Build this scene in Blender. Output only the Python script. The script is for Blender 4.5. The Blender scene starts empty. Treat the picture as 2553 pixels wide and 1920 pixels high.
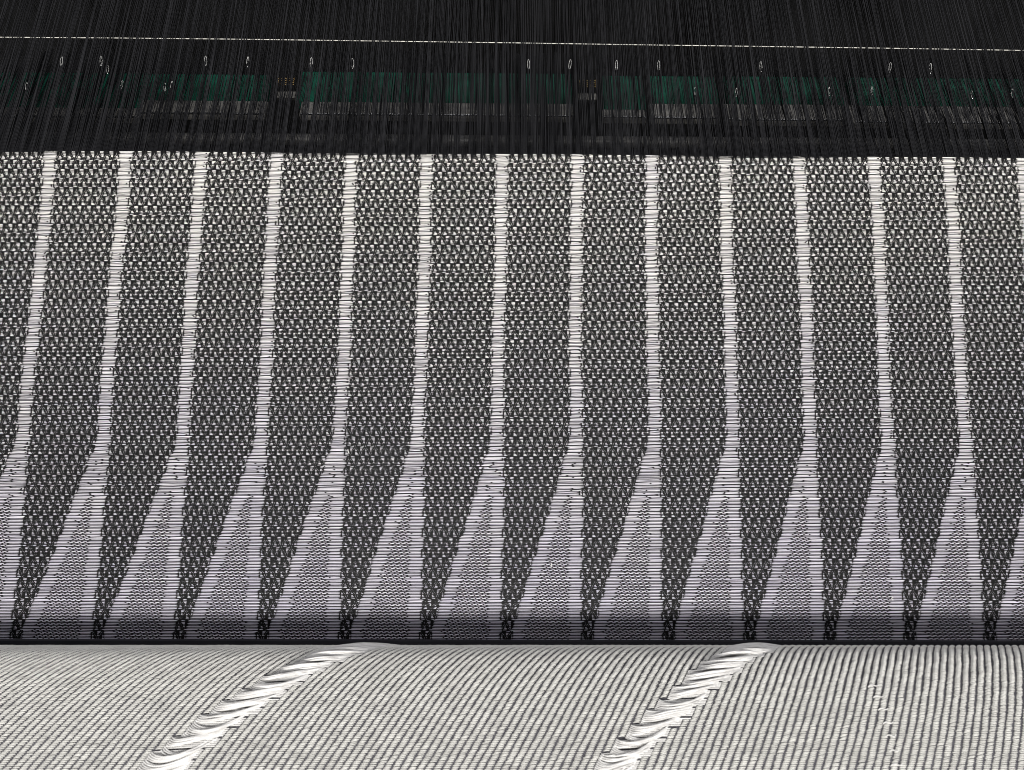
import bpy, math, random
import numpy as np
from mathutils import Matrix, Vector

random.seed(7)
rng = np.random.default_rng(11)
scene = bpy.context.scene
COL = scene.collection

# ------------------------------------------------------------------ camera
# world: the flat web of cloth lies in z = 0, x runs along the weft, +y runs into the loom (metres)
F_PX, IMG_W, IMG_H = 1928.0, 2553.0, 1920.0
CAM = np.array([-0.00052033, -0.08538679, 0.19702241])
EUL = (0.13148925, -0.01006569, 0.00340707)
cam_data = bpy.data.cameras.new('camera')
cam = bpy.data.objects.new('camera', cam_data)
COL.objects.link(cam)
cam.location = CAM
cam.rotation_euler = EUL
cam_data.sensor_width = 36.0
cam_data.lens = 36.0 * F_PX / IMG_W
cam_data.clip_start = 0.005
cam_data.clip_end = 20.0
cam_data.dof.use_dof = True
cam_data.dof.focus_distance = 0.199
cam_data.dof.aperture_fstop = 27.0
scene.camera = cam

# ------------------------------------------------------------------ world and lamps
world = bpy.data.worlds.new('World')
scene.world = world
world.use_nodes = True
world.node_tree.nodes['Background'].inputs[0].default_value = (0.9, 0.95, 1.0, 1)
world.node_tree.nodes['Background'].inputs[1].default_value = 0.035


def lamp(name, loc, target, size, power, color):
    d = bpy.data.lights.new(name, 'AREA')
    d.shape = 'RECTANGLE'
    d.size, d.size_y = size
    d.energy = power
    d.color = color
    o = bpy.data.objects.new(name, d)
    COL.objects.link(o)
    o.location = loc
    o.rotation_euler = (Vector(target) - Vector(loc)).to_track_quat('-Z', 'Y').to_euler()
    return o


lamp('overhead_tube_lamp', (0.0, -0.300, 1.18), (0, -0.117, 0), (0.9, 0.15), 22.0, (1.0, 0.98, 0.95))
lamp('fill_lamp', (0.25, 0.95, 0.62), (0, -0.06, 0), (1.2, 0.35), 7.5, (0.97, 0.97, 1.0))  # added fill from the loom side, lifts the roll and the shadow before it

scene.view_settings.view_transform = 'Standard'
scene.view_settings.look = 'None'
scene.view_settings.exposure = 0.0
scene.view_settings.gamma = 1.0
scene.view_settings.use_curve_mapping = False
scene.render.engine = 'CYCLES'
scene.cycles.filter_width = 0.95


# ------------------------------------------------------------------ projection helpers (camera -> world)
def rot(e):
    a, b, c = e
    Rx = np.array([[1, 0, 0], [0, math.cos(a), -math.sin(a)], [0, math.sin(a), math.cos(a)]])
    Ry = np.array([[math.cos(b), 0, math.sin(b)], [0, 1, 0], [-math.sin(b), 0, math.cos(b)]])
    Rz = np.array([[math.cos(c), -math.sin(c), 0], [math.sin(c), math.cos(c), 0], [0, 0, 1]])
    return Rz @ Ry @ Rx


RC = rot(EUL)


def ray(px, py):
    return RC @ np.array([(px - IMG_W / 2) / F_PX, -(py - IMG_H / 2) / F_PX, -1.0])


FELL_Y = 0.0030
UP_SLOPE, LO_SLOPE = -0.235, -0.40


def on_sheet(px, py, slope, dz=0.0):
    """point where the sight line meets the inclined plane z = slope*(y-FELL_Y)+dz"""
    d = ray(px, py)
    t = (slope * (CAM[1] - FELL_Y) + dz - CAM[2]) / (d[2] - slope * d[1])
    return CAM + t * d


def direction_to(vx, vy):
    d = ray(vx, vy)
    return d / np.linalg.norm(d)


# ------------------------------------------------------------------ materials
def material(name, rgb, rough=0.6, metal=0.0, spec=0.5, sheen=0.0):
    m = bpy.data.materials.new(name)
    m.use_nodes = True
    b = m.node_tree.nodes['Principled BSDF']
    b.inputs['Base Color'].default_value = (*rgb, 1)
    b.inputs['Roughness'].default_value = rough
    b.inputs['Metallic'].default_value = metal
    b.inputs['Specular IOR Level'].default_value = spec
    if sheen:
        b.inputs['Sheen Weight'].default_value = sheen
    return m


def vary(m, rgb_a, rgb_b, scale, mapping=(1, 1, 1), detail=3.0, rough=None, bump=0.0, bump_dist=0.0001, lo=0.3, hi=0.7):
    """noise-driven colour, roughness and relief on object coordinates"""
    nt = m.node_tree
    N, L = nt.nodes, nt.links
    b = N['Principled BSDF']
    tc = N.new('ShaderNodeTexCoord')
    mp = N.new('ShaderNodeMapping')
    mp.inputs['Scale'].default_value = mapping
    nz = N.new('ShaderNodeTexNoise')
    nz.inputs['Scale'].default_value = scale
    nz.inputs['Detail'].default_value = detail
    L.new(tc.outputs['Object'], mp.inputs[0])
    L.new(mp.outputs[0], nz.inputs['Vector'])
    cr = N.new('ShaderNodeValToRGB')
    cr.color_ramp.elements[0].position = lo
    cr.color_ramp.elements[1].position = hi
    cr.color_ramp.elements[0].color = (*rgb_a, 1)
    cr.color_ramp.elements[1].color = (*rgb_b, 1)
    L.new(nz.outputs['Fac'], cr.inputs[0])
    L.new(cr.outputs[0], b.inputs['Base Color'])
    if rough:
        mr = N.new('ShaderNodeMapRange')
        mr.inputs['To Min'].default_value, mr.inputs['To Max'].default_value = rough
        L.new(nz.outputs['Fac'], mr.inputs['Value'])
        L.new(mr.outputs[0], b.inputs['Roughness'])
    if bump:
        bp = N.new('ShaderNodeBump')
        bp.inputs['Strength'].default_value = bump
        bp.inputs['Distance'].default_value = bump_dist
        L.new(nz.outputs['Fac'], bp.inputs['Height'])
        L.new(bp.outputs[0], b.inputs['Normal'])
    return m


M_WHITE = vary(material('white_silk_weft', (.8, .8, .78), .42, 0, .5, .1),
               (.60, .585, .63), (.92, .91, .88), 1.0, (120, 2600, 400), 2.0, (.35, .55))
# warm light and moire shimmer painted into the weft: cream at fell, lilac lower
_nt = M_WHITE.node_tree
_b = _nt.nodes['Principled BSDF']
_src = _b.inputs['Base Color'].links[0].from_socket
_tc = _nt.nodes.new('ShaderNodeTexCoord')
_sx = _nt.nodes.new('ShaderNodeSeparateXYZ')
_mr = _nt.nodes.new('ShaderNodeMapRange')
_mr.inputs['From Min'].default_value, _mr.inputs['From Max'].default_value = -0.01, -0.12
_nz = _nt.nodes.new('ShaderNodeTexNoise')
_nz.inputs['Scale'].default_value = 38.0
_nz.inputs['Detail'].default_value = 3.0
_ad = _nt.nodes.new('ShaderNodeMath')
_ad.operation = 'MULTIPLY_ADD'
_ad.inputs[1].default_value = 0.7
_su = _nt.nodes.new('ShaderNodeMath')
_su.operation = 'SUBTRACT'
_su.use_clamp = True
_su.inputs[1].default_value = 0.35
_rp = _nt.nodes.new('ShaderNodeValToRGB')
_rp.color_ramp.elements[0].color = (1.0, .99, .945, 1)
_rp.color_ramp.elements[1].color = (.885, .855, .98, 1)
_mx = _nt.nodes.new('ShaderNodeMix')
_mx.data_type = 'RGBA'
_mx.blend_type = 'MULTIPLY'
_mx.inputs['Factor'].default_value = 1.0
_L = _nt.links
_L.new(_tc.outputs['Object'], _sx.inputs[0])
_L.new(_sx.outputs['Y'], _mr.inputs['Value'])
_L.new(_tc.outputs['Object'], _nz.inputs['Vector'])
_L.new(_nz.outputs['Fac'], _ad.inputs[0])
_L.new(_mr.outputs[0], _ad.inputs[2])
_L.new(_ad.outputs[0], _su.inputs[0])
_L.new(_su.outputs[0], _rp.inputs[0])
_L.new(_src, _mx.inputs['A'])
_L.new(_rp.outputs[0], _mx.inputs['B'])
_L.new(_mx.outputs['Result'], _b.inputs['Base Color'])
M_ROLLWHITE = vary(material('white_weft_reverse', (.8, .8, .76), .5, 0, .4, .1),
                   (.54, .53, .50), (.74, .73, .69), 1.0, (260, 700, 700), 3.0, (.42, .6))
M_FLOAT = vary(material('loose_white_weft', (.8, .8, .78), .36, 0, .5, .1),
               (.56, .545, .53), (.82, .81, .79), 1.0, (60, 1800, 1800), 2.0, (.30, .45))
M_GROUND = vary(material('black_warp_cloth', (.02, .02, .02), (.55), 0, .06),
                (.004, .004, .0045), (.012, .012, .0115), 1.0, (3600, 160, 160), 2.0, (.4, .6), .5, .00008)
M_ROLLGROUND = vary(material('dark_warp_reverse', (.03, .03, .035), .7, 0, .1),
                    (.055, .053, .062), (.10, .098, .108), 1.0, (900, 900, 900), 2.0)
M_WARP = vary(material('shaded_warp_yarn', (.02, .02, .02), .5, 0, .06),
              (.001, .001, .0014), (.0155, .0155, .0175), 1.0, (600, 25, 25), 2.0, (.38, .6))  # lower layer's copy of the yarn, its shade put into the colour
M_RAISED = vary(material('lit_warp_yarn', (.02, .02, .02), .5, 0, .12),
                (.0018, .0018, .0024), (.021, .021, .0235), 1.0, (1100, 25, 25), 2.0, (.38, .6))  # same black yarn, lightened as if the upper layer catches the light
M_CORD = vary(material('harness_cord', (.03, .03, .03), .5, 0, .5),
              (.02, .02, .022), (.055, .055, .06), 1.0, (900, 90, 90), 2.0)
M_PICK = vary(material('pale_pick_yarn', (.7, .68, .62), .4, 0, .5),
              (.62, .60, .54), (.9, .88, .80), 1.0, (900, 900, 900), 2.0)
M_GREEN = vary(material('green_paint', (.03, .22, .14), .45, 0, .12),
               (.0012, .028, .017), (.006, .092, .058), 1.0, (160, 220, 220), 4.0, (.3, .6))
M_GREY = vary(material('brushed_grey_metal', (.4, .39, .37), .5, .3, .5),
              (.08, .078, .075), (.26, .25, .235), 1.0, (140, 420, 420), 4.0, (.35, .65))
M_DULL = vary(material('dull_dark_metal', (.1, .1, .1), .5, .2, .5),
              (.05, .05, .05), (.13, .125, .12), 1.0, (140, 420, 420), 4.0, (.35, .65))
M_STEEL = vary(material('polished_steel', (.75, .75, .75), .18, 1.0, .5),
               (.6, .6, .6), (.85, .85, .85), 1.0, (800, 800, 800), 2.0, (.12, .3))
M_RING = vary(material('worn_steel_wire', (.3, .3, .3), .35, 1.0, .5),
              (.12, .12, .12), (.42, .42, .41), 1.0, (900, 900, 900), 2.0, (.25, .5))
M_BRASS = vary(material('brass', (.55, .38, .18), .35, .9, .5),
               (.38, .25, .10), (.65, .46, .22), 1.0, (900, 900, 900), 3.0, (.25, .5))
M_BEAM = vary(material('black_rubber_beam', (.012, .012, .015), .5, 0, .15),
              (.009, .009, .012), (.019, .019, .023), 1.0, (60, 300, 300), 4.0, (.4, .65))
M_DARK = vary(material('dark_machine_interior', (.004, .004, .004), .9, 0, .0),
              (.002, .002, .002), (.007, .007, .007), 1.0, (40, 40, 40), 3.0)


# ------------------------------------------------------------------ object helpers
def mesh_object(name, verts, faces, mat, parent=None, smooth=False):
    """verts (n,3) array; faces an (m,4) array of quads or a list of index lists"""
    me = bpy.data.meshes.new(name)
    verts = np.asarray(verts, dtype=np.float32)
    if isinstance(faces, np.ndarray):
        m, k = faces.shape
        me.vertices.add(len(verts))
        me.vertices.foreach_set('co', verts.ravel())
        me.loops.add(m * k)
        me.loops.foreach_set('vertex_index', faces.astype(np.int32).ravel())
        me.polygons.add(m)
        me.polygons.foreach_set('loop_start', np.arange(0, m * k, k, dtype=np.int32))
        me.update(calc_edges=True)
    else:
        me.from_pydata([tuple(map(float, v)) for v in verts], [], faces)
        me.update()
    if smooth:
        me.polygons.foreach_set('use_smooth', np.ones(len(me.polygons), dtype=bool))
    me.materials.append(mat)
    o = bpy.data.objects.new(name, me)
    COL.objects.link(o)
    if parent is not None:
        o.parent = parent
    return o


def thing(name, label, cat, group=None, loc=(0, 0, 0)):
    o = bpy.data.objects.new(name, None)
    COL.objects.link(o)
    o.empty_display_size = 0.01
    o.location = loc
    o['label'] = label
    o['category'] = cat
    if group:
        o['group'] = group
    return o


def tag(o, label, cat, group=None):
    o['label'] = label
    o['category'] = cat
    if group:
        o['group'] = group
    return o


def box_verts(x0, x1, y0, y1, z0, z1, c):
    """chamfered box: 24 vertices in three nested octets"""
    import bmesh
    bm = bmesh.new()
    bmesh.ops.create_cube(bm, size=1.0)
    for v in bm.verts:
        v.co = Vector(((x0 + x1) / 2 + v.co.x * (x1 - x0), (y0 + y1) / 2 + v.co.y * (y1 - y0), (z0 + z1) / 2 + v.co.z * (z1 - z0)))
    bmesh.ops.bevel(bm, geom=list(bm.edges), offset=c, segments=2, profile=.6, affect='EDGES')
    bm.verts.index_update()
    vs = [tuple(v.co) for v in bm.verts]
    fs = [[v.index for v in f.verts] for f in bm.faces]
    bm.free()
    return vs, fs


def tube(points, radii, sides=6, close_ends=True):
    """swept round tube along a polyline"""
    P = np.asarray(points, float)
    n = len(P)
    T = np.gradient(P, axis=0)
    T /= np.linalg.norm(T, axis=1)[:, None] + 1e-12
    ref = np.array([0.13, 0.21, 0.97])
    A = np.cross(T, ref)
    A /= np.linalg.norm(A, axis=1)[:, None] + 1e-12
    B = np.cross(T, A)
    r = np.broadcast_to(np.asarray(radii, float), (n,))
    th = np.linspace(0, 2 * math.pi, sides, endpoint=False)
    V = P[:, None, :] + r[:, None, None] * (np.cos(th)[None, :, None] * A[:, None, :] + np.sin(th)[None, :, None] * B[:, None, :])
    F = []
    for i in range(n - 1):
        for k in range(sides):
            k2 = (k + 1) % sides
            F.append([i * sides + k, i * sides + k2, (i + 1) * sides + k2, (i + 1) * sides + k])
    return V.reshape(-1, 3), np.array(F, dtype=np.int32)


def merge(parts):
    V, F, o = [], [], 0
    for v, f in parts:
        V.append(v)
        F.append(f + o)
        o += len(v)
    return np.concatenate(V), np.concatenate(F)


# yarn floats: short rounded bars laid on a surface -------------------------------------------
PROF = np.array([[-1.0, 0.0], [-0.62, 0.80], [0.0, 1.0], [0.62, 0.80], [1.0, 0.0]])
PROF3 = np.array([[-1.0, 0.0], [-0.55, 0.9], [0.55, 0.9], [1.0, 0.0]])


def bars(xa, xb, va, vb, half, high, bow=0.0, stations=(0, .12, .5, .88, 1.0), hs=(.15, .9, 1.0, .9, .15), ws=(.62, .95, 1, .95, .62), prof=PROF3, base=0.0):
    """returns (X, V, H) coordinates and quads for N bars"""
    N, S, K = len(xa), len(stations), len(prof)
    st = np.asarray(stations)
    X = xa[:, None] + (xb - xa)[:, None] * st[None, :]
    V = va[:, None] + (vb - va)[:, None] * st[None, :] + np.asarray(bow).reshape(-1, 1) * (4 * st * (1 - st))[None, :]
    half = np.broadcast_to(half, (N,))
    high = np.broadcast_to(high, (N,))
    w = half[:, None] * np.asarray(ws)[None, :]
    h = high[:, None] * np.asarray(hs)[None, :]
    XX = np.repeat(X[:, :, None], K, 2)
    VV = V[:, :, None] + w[:, :, None] * prof[None, None, :, 0]
    HH = h[:, :, None] * prof[None, None, :, 1] + base
    idx = np.arange(N * S * K).reshape(N, S, K)
    q = np.stack([idx[:, :-1, :-1], idx[:, 1:, :-1], idx[:, 1:, 1:], idx[:, :-1, 1:]], -1).reshape(-1, 4)
    return XX.ravel(), VV.ravel(), HH.ravel(), q


# ------------------------------------------------------------------ machine interior (behind everything)
interior = mesh_object('machine_interior', [(-.6, -.5, -.12), (.6, -.5, -.12), (.6, .7, -.12), (-.6, .7, -.12)], [[0, 1, 2, 3]], M_DARK)
interior['kind'] = 'structure'
interior['label'] = 'dark inside of the loom behind the warp'

# ------------------------------------------------------------------ woven fabric
PITCH = 0.020
NPICK_ROW = 7
ROW = 0.00252
PK = ROW / NPICK_ROW
V_BEND = FELL_Y + 0.150          # distance from the fell to where the cloth turns down
R_BEND = 0.0060
SHEAR = -0.00114589 / 0.11443696
V_END = V_BEND + R_BEND * math.pi / 2 + 0.016
V_PICKS = FELL_Y + 0.130


def cloth(X, V, H):
    """map (along weft, along warp from the fell, height) onto the bent web"""
    X, V, H = np.asarray(X, float), np.asarray(V, float), np.asarray(H, float)
    xs = X + SHEAR * (V - FELL_Y) + .00016 * np.sin(V * 83 + X * 57) + .00010 * np.sin(V * 211 - X * 31 + 1)
    a = np.clip((V - V_BEND) / R_BEND, 0, math.pi / 2)
    over = np.maximum(V - V_BEND - R_BEND * math.pi / 2, 0)
    y0 = FELL_Y - np.minimum(V, V_BEND)
    y = y0 - (R_BEND + H) * np.sin(a)
    z = -R_BEND + (R_BEND + H) * np.cos(a) - over
    # faint unevenness of the stretched web
    z = z + 0.00022 * np.sin(X * 61 + 0.7) * np.sin(V * 47 + 1.1)
    return np.stack([xs, y, z], -1)


fabric = thing('woven_fabric', 'black and white patterned jacquard cloth stretched across the loom with thirteen pale stripes', 'fabric')

gx = np.linspace(-.175, .175, 141)
gv = np.concatenate([np.linspace(0.0, V_BEND, 70), V_BEND + R_BEND * np.linspace(0.05, 1, 22) * math.pi / 2, [V_END]])
GX, GV = np.meshgrid(gx, gv)
gvv = cloth(GX.ravel(), GV.ravel(), np.zeros(GX.size))
gi = np.arange(GX.size).reshape(GX.shape)
gq = np.stack([gi[:-1, :-1], gi[1:, :-1], gi[1:, 1:], gi[:-1, 1:]], -1).reshape(-1, 4)
ground = mesh_object('cloth_ground', gvv, gq, M_GROUND, fabric, True)
ground['label'] = 'black warp ground of the cloth'

MOTIF = ['......####',
         '...o..####',
         '...o.o.###',
         '..o.o.o.##',
         '.o.##...##',
         '.o.###.o.o',
         'o.####..o.',
         'o....####.',
         '.o...###.o',
         'o.o..##.o.',
         '##.o.##o..',
         '##..o.o...',
         '###.o.o...',
         '####.o....']
# each motif line -> list of (start column, width) in tenths of the repeat
RUNS = []
for line in MOTIF:
    r, k = [], 0
    while k < 10:
        if line[k] == '#':
            e = k
            while e < 10 and line[e] == '#':
                e += 1
            r.append((k - .12, e + .12, 1))
            k = e
        else:
            if line[k] == 'o':
                r.append((k + .12, k + .92, 0))
            k += 1
    RUNS.append(r)
CW = PITCH / 80.0


def stripe_width(v):
    w0 = 0.0031
    if v < 0.0765:
        return w0
    return min(w0 + (v - 0.0765) * (0.0152 - w0) / 0.0405, 0.0172)


n_picks = int(V_PICKS / PK)
stripe_bars = {}
panel_bars = {}
pick_noise = rng.normal(0, .035, n_picks) * PK
for j in range(n_picks):
    row, sub = divmod(j, NPICK_ROW)
    v = row * ROW + (0.02 + 0.96 * (sub + .5) / NPICK_ROW) * ROW + pick_noise[j]
    runs = RUNS[j % 14]
    typeA = (row % 2 == 0)
    frac = min(1.0, v / 0.11)
    half0 = PK * (0.300 - 0.125 * frac ** .8)
    row_v = row * ROW
    vs_ = row * ROW + (sub + .5) / NPICK_ROW * ROW + .5 * pick_noise[j]
    half_s = PK * (0.310 - 0.105 * frac)
    for i in range(-2, 16):
        xr = (i - 6) * PITCH
        # ragged stripe edges move a step with each row of the pattern
        step = (1.1 if typeA else -0.7) * CW
        w = round(stripe_width(row_v) / (2.5 * CW)) * 2.5 * CW
        w = .10 * w + .90 * stripe_width(v)
        xl = xr - w + (-.8 * CW if typeA else .7 * CW) + rng.normal(0, .25) * CW
        xe = xr + step + rng.normal(0, .25) * CW
        if sub == 0:
            xe += 1.3 * CW
        elif sub == 6:
            xl -= 1.6 * CW
        # --- stripe floats, tied down inside where the stripe is wide
        cuts = []
        width = xe - xl
        if w > 0.0072:
            per = 5.65 * CW
            phase = (-(j * 2.26) % 5.65) * CW
            lo, hi = xr - w + 0.0030 + 0.0006 * math.sin(j * 1.7), xr - 0.0030 + 0.0005 * math.sin(j * 2.3)
            n0 = math.ceil((lo - (xr - PITCH) - phase) / per)
            x = xr - PITCH + phase + n0 * per
            while x < hi:
                cuts.append(x)
                x += per
        elif w > 0.0045 and rng.random() < .35:
            cuts.append(xr - w * rng.uniform(.3, .7))
        elif rng.random() < .22:
            cuts.append(xe - CW * rng.choice([1.5, 2.5]))
        edges = [xl] + cuts + [xe]
        S = stripe_bars.setdefault(i, [])
        for a, b in zip(edges[:-1], edges[1:]):
            g = 0.72 * CW
            aa = a + (g if a != xl else 0)
            bb = b - (g if b != xe else 0)
            if bb - aa < .4 * CW:
                continue
            calm = .35 if w > .0072 else 1.0
            d0, d1 = rng.normal(0, .08 * calm, 2) * PK
            if sub == 0:
                d1 += .18 * PK
            S.append((aa, bb, vs_ + d0, vs_ + d1, half_s * (1.35 if (sub == 0 and typeA and w > .0072) else 1.0) * rng.uniform(.85, 1.15), rng.normal(0, .10 * calm) * PK))
        # --- triangles of the panel between the previous stripe and this one
        pl = (i - 7) * PITCH + step + .5 * CW
        pr = xl - .5 * CW
        Pn = panel_bars.setdefault(i, [])
        for n in range(0, 8):
            o = (i - 7) * PITCH + n * 10 * CW + 0.35 * CW
            if o > pr:
                break
            for (c0, c1, kind) in runs:
                a, b = max(o + (c0 + .30 * frac * kind) * CW, pl), min(o + (c1 - .42 * frac * kind) * CW, pr)
                if b - a < .55 * CW:
                    continue
                jx = rng.normal(0, .06) * CW
                tilt = {0: .28, 1: .12, 5: -.10, 6: -.18}.get(sub, 0.0) * (1 if typeA else -1) * PK
                d = rng.normal(0, .05) * PK
                sz = rng.uniform(.85, 1.06) if kind else rng.uniform(.38, .68)
                Pn.append((a + jx, b + jx, v + d - (tilt / 2 if kind else 0), v + d + (tilt / 2 if kind else 0), half0 * sz, 0.0, kind))

ORD = ['first', 'second', 'third', 'fourth', 'fifth', 'sixth', 'seventh', 'eighth', 'ninth', 'tenth', 'eleventh', 'twelfth', 'thirteenth', 'fourteenth', 'fifteenth', 'sixteenth']
for i, S in stripe_bars.items():
    A = np.array(S)
    X, V, H, q = bars(A[:, 0], A[:, 1], A[:, 2], A[:, 3], A[:, 4], A[:, 4] * 1.35, A[:, 5], base=-.00001)
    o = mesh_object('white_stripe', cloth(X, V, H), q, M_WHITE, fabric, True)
    o['kind'] = 'stuff'
for i, Pn in panel_bars.items():
    A = np.array(Pn)
    long_ = A[A[:, 6] > .5]
    dots = A[A[:, 6] < .5]
    X, V, H, q = bars(long_[:, 0], long_[:, 1], long_[:, 2], long_[:, 3], long_[:, 4], long_[:, 4] * 1.25,
                      stations=(0, .2, .8, 1.0), hs=(.2, 1, 1, .2), ws=(.65, 1, 1, .65), base=-.00001)
    X2, V2, H2, q2 = bars(dots[:, 0], dots[:, 1], dots[:, 2], dots[:, 3], dots[:, 4], dots[:, 4] * 1.1,
                          stations=(0, .5, 1.0), hs=(.1, 1, .1), ws=(.4, 1, .4), base=-.00001)
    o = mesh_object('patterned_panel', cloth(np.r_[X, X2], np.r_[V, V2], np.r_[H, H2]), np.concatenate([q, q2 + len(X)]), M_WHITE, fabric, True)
    o['kind'] = 'stuff'

# ------------------------------------------------------------------ breast beam under the turn of the cloth
edge = CAM + ray(1276, 1597) * ((0.0030 - CAM[2]) / ray(1276, 1597)[2])
bv, bf = box_verts(-.30, .30, edge[1] - 0.040, edge[1], 0.0008, 0.0034, 0.0008)
beam = mesh_object('breast_beam', bv, bf, M_BEAM, None)
tag(beam, 'smooth black bar across the fabric, glimpsed just above the cloth roll', 'beam')

# ------------------------------------------------------------------ cloth roll with the reverse side showing
Z0 = 0.174
Y_HOR = 1612.0
GA, GB = 0.0060, -0.00004
u = np.linspace(0.0, math.sqrt(400.0), 500)
t = u * u
Zp = Z0 * np.exp(-(2 * GA * u + GB * t))
Yp = -(Y_HOR + t - IMG_H / 2) / F_PX * Zp
prof_y, prof_d = list(Yp), list(Zp)
# wrap on round the back, out of sight
dy, dd = Yp[1] - Yp[0], Zp[1] - Zp[0]
ang0 = math.atan2(-dd, -dy)
r_back = 0.012
py_, pd_ = [], []
tx, td = -(Yp[1] - Yp[0]), -(Zp[1] - Zp[0])
ln = math.hypot(tx, td)
tx, td = tx / ln, td / ln
y, d = Yp[0], Zp[0]
stp = 0.0004
for k in range(70):
    y += tx * stp
    d += td * stp
    an = stp / r_back          # turn downwards, away from the viewer
    tx, td = tx * math.cos(an) - td * math.sin(an), tx * math.sin(an) + td * math.cos(an)
    py_.append(y)
    pd_.append(d)
PY = np.array(py_[::-1] + prof_y)
PD = np.array(pd_[::-1] + prof_d)
ARC = np.concatenate([[0], np.cumsum(np.hypot(np.diff(PY), np.diff(PD)))])
ARC -= ARC[len(py_)]               # zero at the skyline of the roll
TY, TD = np.gradient(PY, ARC), np.gradient(PD, ARC)
NY, ND = -TD, TY                   # candidate normal, flipped to face the camera (smaller depth)
sgn = np.sign(-(ND[-1]))
NY, ND = NY * sgn, ND * sgn


def roll(X, A, H):
    X, A, H = np.asarray(X, float), np.asarray(A, float), np.asarray(H, float)
    yy = np.interp(A, ARC, PY) + H * np.interp(A, ARC, NY)
    dd_ = np.interp(A, ARC, PD) + H * np.interp(A, ARC, ND)
    return CAM + np.stack([X, yy, -dd_], -1) @ RC.T


def roll_from_pixel(px, py):
    uu = math.sqrt(max(py - Y_HOR, 0))
    zz = np.interp(uu, u, Zp)
    return (px - IMG_W / 2) / F_PX * zz, float(np.interp(uu, u, ARC[len(py_):]))


RIB = 0.00156
K_HELIX = 0.58
PKR = 0.000326
cloth_roll = thing('cloth_roll', 'roll of finished white cloth with slanting black pinstripes, reverse side outward, in the foreground', 'cloth roll')
rx = np.linspace(-.20, .20, 81)
ra = ARC[::4]
RX, RA = np.meshgrid(rx, ra)
ri = np.arange(RX.size).reshape(RX.shape)
rq = np.stack([ri[:-1, :-1], ri[1:, :-1], ri[1:, 1:], ri[:-1, 1:]], -1).reshape(-1, 4)
rg = mesh_object('roll_ground', roll(RX.ravel(), RA.ravel(), np.full(RX.size, -.00005)), rq, M_ROLLGROUND, cloth_roll, True)
rg['label'] = 'dark warp ground seen as thin lines between the white ribs'


# float bands: boundaries measured along the roll, quantised to whole ribs
def s_of(px, py):
    X, A = roll_from_pixel(px, py)
    return X + K_HELIX * A, A


def band_fit(pts):
    sa = sorted([s_of(*p)[::-1] for p in pts])
    return np.array([q[0] for q in sa]), np.array([q[1] for q in sa])


def band_eval(c, a):
    A_, S_ = c
    v = np.interp(a, A_, S_)
    lo = (S_[1] - S_[0]) / (A_[1] - A_[0] + 1e-9)
    hi = (S_[-1] - S_[-3]) / (A_[-1] - A_[-3])
    v = np.where(a < A_[0], S_[0] + .3 * lo * (a - A_[0]), v)
    return np.where(a > A_[-1], S_[-1] + hi * (a - A_[-1]), v)


BANDS = []
for left, right in (
        ([(821, 1618), (745, 1650), (701, 1668), (654, 1694), (607, 1721), (553, 1752), (506, 1784), (450, 1831), (405, 1860), (347, 1909)],
         [(965, 1614), (893, 1634), (853, 1650), (810, 1668), (759, 1697), (712, 1726), (658, 1766), (607, 1797), (564, 1829), (510, 1875), (477, 1907)]),
        ([(1816, 1614), (1789, 1635), (1762, 1648), (1725, 1673), (1683, 1716), (1646, 1748), (1606, 1782), (1567, 1824), (1529, 1854), (1486, 1904)],
         [(1952, 1612), (1929, 1628), (1902, 1635), (1875, 1650), (1820, 1693), (1784, 1718), (1748, 1757), (1710, 1795), (1667, 1827), (1631, 1867), (1590, 1908)])):
    BANDS.append((band_fit(left), band_fit(right)))

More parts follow.
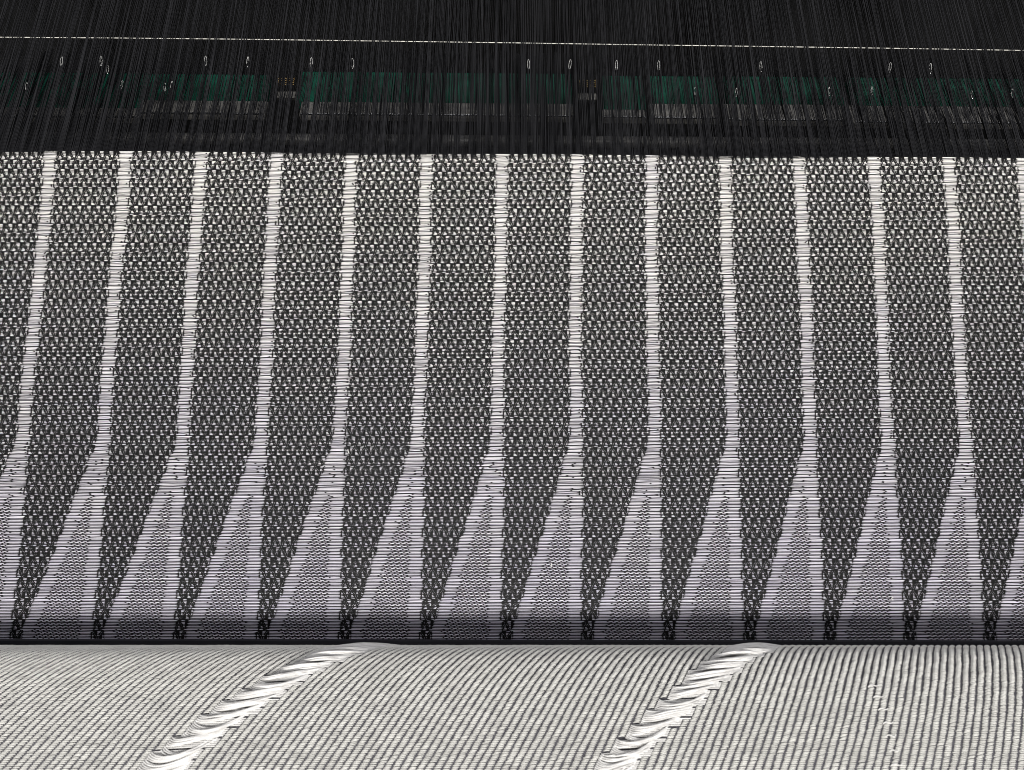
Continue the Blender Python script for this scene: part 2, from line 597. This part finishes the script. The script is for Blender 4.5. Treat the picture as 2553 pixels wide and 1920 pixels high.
a_lo, a_hi = -0.005, float(ARC[-1]) - 0.0006
n_rpick = int((a_hi - a_lo) / PKR)
half_w = np.interp(np.linspace(a_lo, a_hi, 50), ARC, PD).max() * (IMG_W / 2) / F_PX + 0.008
s_min, s_max = -half_w - .002, half_w + K_HELIX * a_hi + .002
n_min, n_max = math.floor(s_min / RIB), math.ceil(s_max / RIB)
apk = a_lo + (np.arange(n_rpick) + .5) * PKR
band_edges = []
for cl, cr in BANDS:
    L = np.round(band_eval(cl, apk) / RIB).astype(int)
    R = np.round(band_eval(cr, apk) / RIB).astype(int)
    R = np.maximum(R, L + 4)
    band_edges.append((L, R))
rib_wave = rng.normal(0, 1, n_max - n_min + 1)
for n in range(n_min, n_max):
    keep = np.ones(n_rpick, bool)
    xmid = (n + .5) * RIB - K_HELIX * apk
    Zr = np.interp(apk, ARC, PD)
    keep &= np.abs(xmid) < Zr * (IMG_W / 2) / F_PX + .006
    for L, R in band_edges:
        keep &= ~((n >= L) & (n < R))
    if keep.sum() < 3:
        continue
    idx = np.flatnonzero(keep)
    for run in np.split(idx, np.flatnonzero(np.diff(idx) > 1) + 1):
        if len(run) < 2:
            continue
        A = apk[run]
        m = len(A)
        wob = 0.00005 * np.sin(A * 900 + n * 1.3) + rng.normal(0, .00003, m)
        gap = 0.105 * RIB
        xa = n * RIB + gap - K_HELIX * A + wob + rng.normal(0, .00003, m)
        xb = (n + 1) * RIB - gap - K_HELIX * A + wob + rng.normal(0, .00003, m)
        hgt = 0.00021 * (1 + .10 * np.sin(A * 330 + n)) * rng.uniform(.9, 1.1, m)
        jit = rng.normal(0, .00002, m)
        X, V, H, q = bars(xa, xb, A + jit + .00006, A + jit - .00006, PKR * .345 * rng.uniform(.92, 1.06, m), PKR * .48,
                          stations=(0, .15, .5, .85, 1.0), hs=(.3, .9, 1, .9, .3), ws=(.72, .95, 1, .95, .72))
        # the whole rib bulges: lift each yarn in an arch across the rib
        Hs = H.reshape(m, 5, -1)
        arch = np.array([0.0, .55, 1.0, .55, 0.0])
        Hs = Hs + hgt[:, None, None] * arch[None, :, None]
        mesh_object('rib', roll(X, V, Hs.ravel()), q, M_ROLLWHITE, cloth_roll, True)

# loose floats bridging the bands
for bi, (L, R) in enumerate(band_edges):
    tgt, amp = 0.0, .7
    under = []
    for j in range(0, n_rpick):
        a = apk[j]
        if a < -0.0006:
            continue
        xa = L[j] * RIB - K_HELIX * a - .0001
        xb = R[j] * RIB - K_HELIX * a + .0001
        Zr = float(np.interp(a, ARC, PD))
        if abs((xa + xb) / 2) > Zr * (IMG_W / 2) / F_PX + .012:
            continue
        st = np.linspace(0, 1, 17)
        bell = np.sin(math.pi * st) ** 1.2
        # straight yarns of the layer beneath
        if j % 6:
            under.append(tube(roll(xa + (xb - xa) * st[::4], a + .35 * PKR - .0004 * (st[::4] - .5), np.full(5, .00012) + .0002 * bell[::4]), PKR * .40, 5))
        per = 7
        if j % per == 0:
            tgt = rng.normal(0, 1.0)
            amp = rng.uniform(.5, 1.0)
        lock = (j % per - (per - 1) / 2) / ((per - 1) / 2)
        # neighbours are drawn together into soft locks that sag, then sweep up to the right
        sweep = .0003 + .0013 * np.sin(math.pi * st ** .72) * (.45 + .5 * amp) - .0015 * st ** 1.6
        aa = a + sweep + PKR * bell * (-lock * 1.5 * amp + tgt * .9 + rng.normal(0, .35)) 
        lift = 0.00018 + min(1.0, max(.50, a / .009)) * .72 * (0.00075 + .00035 * rng.random() + .0006 * (1 - lock * lock)) * np.sin(math.pi * st ** .8) ** 1.1
        pts = roll(xa + (xb - xa) * st, aa, np.maximum(lift, .0002))
        v_, f_ = tube(pts, PKR * rng.uniform(.42, .68) * (.72 + .28 * bell), 6)
        mesh_object('loose_weft', v_, f_, M_FLOAT, cloth_roll, True)
    v_, f_ = merge(under)
    o = mesh_object('band_underlay', v_, f_, M_FLOAT, cloth_roll, True)
    o['kind'] = 'stuff'

# short white loops that cross the pinstripes
for px, py in ((2177, 1712), (2189, 1739), (2201, 1770), (2213, 1804), (2220, 1836), (2228, 1873), (2234, 1908)):
    X0, A0 = roll_from_pixel(px, py)
    parts = []
    for k in range(1, 2):
        st = np.linspace(0, 1, 9)
        xx = X0 + (st - .5) * .0021 * rng.uniform(.8, 1.1)
        aa = A0 + (k - 1) * PKR * .8 - .0004 * (st - .5) - .00045 * np.sin(math.pi * st * 2) * .5
        pts = roll(xx, aa, .00018 + .00022 * np.sin(math.pi * st))
        parts.append(tube(pts, PKR * .36, 6))
    v_, f_ = merge(parts)
    mesh_object('weft_loop', v_, f_, M_FLOAT, cloth_roll, True)

# ------------------------------------------------------------------ warp sheets running back from the fell
END = CW                              # spacing of the warp ends
half_span = 0.165
ends = np.arange(-half_span, half_span, END)
raised = thing('raised_warp', 'upper layer of black warp threads in bundles running from the cloth to the top', 'warp threads')
lowered = thing('lowered_warp', 'lower layer of black warp threads below the raised bundles', 'warp threads')
Y_UP_END = 0.105
Y_LO_END = float(on_sheet(1276, 172, LO_SLOPE)[1])


def bundle(xs, slope, y_end, parent, spread):
    parts = []
    mid = float(np.mean(xs))
    for x in xs:
        zj = rng.normal(0, .0007)
        xj = rng.normal(0, .00022) + spread * rng.normal(0, .0003)
        y0 = FELL_Y - .0006
        z0 = .00012
        y1 = y_end
        z1 = slope * (y1 - FELL_Y) + zj
        # gather a little towards the middle of the bundle at the far end
        x1 = mid + (x - mid) * rng.uniform(.75, 1.1) + xj
        P0 = np.array([x, y0, z0])
        P1 = np.array([x1, y1, z1])
        ks = np.array([0, .5, 1.0])
        pts = P0[None, :] + (P1 - P0)[None, :] * ks[:, None]
        parts.append(tube(pts, .000098 * rng.uniform(.75, 1.1), 5))
    v_, f_ = merge(parts)
    return mesh_object('thread_bundle', v_, f_, M_RAISED if parent is raised else M_WARP, parent, True)


k = 0
up = True
while k < len(ends):
    n = random.choice([4, 5, 5, 6, 6, 7]) if up else random.choice([3, 4, 4, 5, 5, 6])
    xs = ends[k:k + n]
    if up:
        bundle(xs, UP_SLOPE, Y_UP_END, raised, 1.0)
        if random.random() < .8:           # some ends of the group stay down
            bundle(xs[::2], LO_SLOPE, Y_LO_END, lowered, .6)
    else:
        bundle(xs, LO_SLOPE, Y_LO_END, lowered, .6)
        if random.random() < .45:
            bundle(xs[1::3], UP_SLOPE, Y_UP_END, raised, 1.2)
    # loose groups at other heights, thicker in some places than in others
    dens = .5 + .5 * math.sin(ends[min(k, len(ends) - 1)] * 95 + 1.0) * math.sin(ends[min(k, len(ends) - 1)] * 38 + .4)
    if random.random() < .15 + .75 * dens:
        bundle(xs, LO_SLOPE + .05 + .05 * random.random(), Y_LO_END + .004, lowered, 1.0)
    k += n
    up = not up

# ------------------------------------------------------------------ harness cords behind the warp
harness = thing('harness', 'dense fine dark harness cords hanging behind the warp at the top', 'harness cords')
down = direction_to(1400, 2450)
parts = []
for x in np.arange(-.19, .19, .00074):
    for lay in range(2):
        p = on_sheet(1276, -90 + 45 * lay, UP_SLOPE, -.0035 - .003 * lay)
        s = np.array([x + rng.normal(0, .00008) + lay * .00037, p[1], p[2]])
        e = s + down * (.036 + .004 * rng.random())
        parts.append(tube(np.array([s, e]), .000055, 4))
v_, f_ = merge(parts)
hc = mesh_object('harness_cords', v_, f_, M_CORD, harness)
hc['kind'] = 'stuff'

# ------------------------------------------------------------------ pale pick lying in the open shed
cp = []
for px, py in ((-120, 92), (0, 93), (300, 95), (600, 98), (900, 102), (1276, 107), (1600, 112), (1900, 116), (2250, 121), (2553, 126), (2680, 128)):
    cp.append(on_sheet(px, py, UP_SLOPE, -.00035))
v_, f_ = tube(np.array(cp), .000105, 8)
pick = mesh_object('weft_pick', v_, f_, M_PICK, None, True)
tag(pick, 'single pale weft thread lying straight across the black warp near the top', 'thread')

# ------------------------------------------------------------------ green boards with grey rails beneath the warp
BOARDS = [(-60, 348, 180, 266, 270, 297, 'leftmost green board with a grey metal rail seen through the warp'),
          (354, 662, 184, 250, 253, 289, 'second green board from the left with grey rail, left of the brass springs'),
          (752, 1430, 180, 255, 258, 293, 'widest green board with grey rail at the middle of the warp'),
          (1500, 1612, 188, 272, 275, 298, 'narrow green board with grey rail just right of the dark gap'),
          (1618, 1795, 189, 258, 261, 300, 'green board with grey rail right of the narrow one'),
          (1801, 2108, 190, 259, 262, 305, 'second green board from the right with grey rail'),
          (2114, 2640, 194, 264, 267, 312, 'rightmost green board with a grey metal rail seen through the warp')]
BDZ = -.0065
for x0, x1, g0, g1, r0, r1, lab in BOARDS:
    root = thing('green_board', lab, 'board', 'green boards under the warp')
    xm = (x0 + x1) / 2
    pa, pb = on_sheet(x0, g0, LO_SLOPE, BDZ), on_sheet(x1, g1, LO_SLOPE, BDZ)
    ya, yb = on_sheet(xm, g0, LO_SLOPE, BDZ), on_sheet(xm, g1, LO_SLOPE, BDZ)
    qa, qb = on_sheet(x0, r0, LO_SLOPE, BDZ), on_sheet(x1, r1, LO_SLOPE, BDZ)
    ra_, rb_ = on_sheet(xm, r0, LO_SLOPE, BDZ), on_sheet(xm, r1, LO_SLOPE, BDZ)

    def slab(name, A, B, xa, xb, thick, lift, mat):
        # board lying along the slope of the lower warp
        vs, fs = box_verts(xa, xb, 0, 1, -thick, 0, min(thick * .25, .0004))
        vs = np.array(vs)
        yl, zl = B[1] + (A[1] - B[1]) * vs[:, 1], B[2] + (A[2] - B[2]) * vs[:, 1]
        return mesh_object(name, np.c_[vs[:, 0], yl, zl + vs[:, 2] + lift], fs, mat, root)

    def slab2(name, A, B, xa, xb, thick, lift, mat):
        ln_ = math.hypot(A[1] - B[1], A[2] - B[2])
        vs, fs = box_verts(xa, xb, 0, ln_, -thick, 0, min(thick, ln_) * .2)
        vs = np.array(vs)
        ty, tz = (A[1] - B[1]) / ln_, (A[2] - B[2]) / ln_
        return mesh_object(name, np.c_[vs[:, 0], B[1] + ty * vs[:, 1] - tz * (vs[:, 2] + lift), B[2] + tz * vs[:, 1] + ty * (vs[:, 2] + lift)], fs, mat, root)

    slab2('green_panel', ya, yb, pa[0], pb[0], .003, 0, M_GREEN)
    rail = slab2('grey_rail', ra_, rb_, qa[0], qb[0], .002, .0004, M_GREY)
    A = on_sheet(xm, r1 - 3, LO_SLOPE, BDZ)
    highlight = slab2('rail_highlight', A, rb_, qa[0] + .0004, qb[0] - .0004, .0004, .0009, M_STEEL)  # bright strip added as a highlight along the rail's lower edge
    highlight.parent = rail

# pale guide bar close to the fell
root = thing('guide_bar', 'dull grey guide bar glimpsed under the warp just before the cloth edge', 'bar')
gb = on_sheet(1276, 352, LO_SLOPE, -.006)
rod = np.array([[x, gb[1], gb[2]] for x in np.linspace(-.2, .2, 21)])
v_, f_ = tube(rod, .0016, 12)
mesh_object('rod', v_, f_, M_DULL, root, True)
for sx in (-1, 1):
    vs, fs = box_verts(sx * .19 - .004, sx * .19 + .004, gb[1] - .003, gb[1] + .003, gb[2] - .02, gb[2] + .001, .0006)
    mesh_object('bracket', vs, fs, M_DARK, root)

# brass spring blocks in the two gaps between boards
for px, py, lab in ((712, 203, 'small brass springs in the left gap between green boards'), (1464, 208, 'dull brass springs in the dark gap right of the widest green board')):
    c = on_sheet(px, py, LO_SLOPE, -.004)
    root = thing('spring_block', lab, 'springs', 'spring blocks in the gaps between boards')
    vs, fs = box_verts(c[0] - .0028, c[0] + .0028, c[1] - .0045, c[1] - .0025, c[2] - .003, c[2] - .001, .0003)
    mesh_object('block', vs, fs, M_GREY, root)
    for k in range(5):
        pts = []
        for a in np.linspace(0, 2 * math.pi * 4, 33):
            pts.append((c[0] - .0022 + k * .0011 + .0003 * math.cos(a), c[1] - .0012 + .0024 * a / (8 * math.pi), c[2] + .0003 * math.sin(a)))
        v_, f_ = tube(np.array(pts), .00009, 5)
        mesh_object('spring', v_, f_, M_BRASS, root, True)

# ------------------------------------------------------------------ heddle eyes
UPPER = [(153, 154), (252, 152), (513, 152), (618, 154), (776, 156), (879, 158), (1318, 161), (1421, 161), (1537, 163), (1642, 164), (1897, 166), (2219, 168), (2320, 170)]
LOWER = [(66, 216), (268, 173), (304, 211), (411, 217), (428, 213), (1733, 228), (1836, 230), (2067, 228), (2174, 227), (2423, 235), (2524, 232)]


def heddle_eye(px, py, size, label, lift):
    c = on_sheet(px, py, UP_SLOPE, lift)
    root = thing('heddle_eye', label, 'heddle eye', 'steel heddle eyes among the warp', c)
    a = np.linspace(0, 2 * math.pi, 25)
    L, Wd = .00130 * size, .00030 * size
    axis = np.array([0, .93, .36])
    side = np.array([1, 0, 0])
    lean = (px - 1400) / 1400 * -.16 + rng.normal(0, .07)
    size = size * rng.uniform(.8, 1.1)
    pts = np.array([side * (Wd * math.cos(q) + lean * L * math.sin(q)) + axis * L * math.sin(q) for q in a])
    v_, f_ = tube(pts, .000062 * size, 6)
    mesh_object('ring', v_, f_, M_RING, root, True)
    # twisted bead at the lower end of the ring
    end = -axis * L - side * lean * L
    b = [end + axis * (.00042 * size * s_) for s_ in (.9, .5, 0, -.5, -.9)]
    v_, f_ = tube(np.array(b), np.array([.00005, .00013, .00017, .00013, .00004]) * size, 8)
    mesh_object('bead', v_, f_, M_STEEL, root, True)
    w = np.array([end - axis * .0003, end - axis * .0022 + np.array([0, 0, -.0024])])
    v_, f_ = tube(w, .00005, 5)
    mesh_object('wire', v_, f_, M_CORD, root, True)


for k, (px, py) in enumerate(UPPER):
    heddle_eye(px, py, 1.0, 'steel heddle eye above the green boards, %s of the upper row from left' % ORD[k], float(rng.choice([.0004, .0001, -.0004])))
for k, (px, py) in enumerate(LOWER):
    heddle_eye(px, py, .85, 'steel heddle eye over the green boards, %s of the lower row from left' % ORD[k], -.0006)

# ------------------------------------------------------------------ lint on the cloth
for px, py, lab in ((2222, 1492, 'tiny white lint fleck on a stripe near the lower right of the cloth'),
                    (1375, 1409, 'tiny white lint fleck on the wide stripe at the middle of the cloth'),
                    (868, 1126, 'fine loose hair of white lint at the right edge of the fifth stripe')):
    d_ = ray(px, py)
    c = CAM + d_ * (-CAM[2] / d_[2])
    pts = [c + np.array([rng.normal(0, .00015), q * .0011, .00045 + .0002 * math.sin(q * 3)]) for q in np.linspace(-.5, .5, 6)]
    v_, f_ = tube(np.array(pts), np.array([.00003, .00009, .00013, .00014, .00010, .00004]), 5)
    tag(mesh_object('lint_fleck', v_, f_, M_FLOAT, None, True), lab, 'lint')
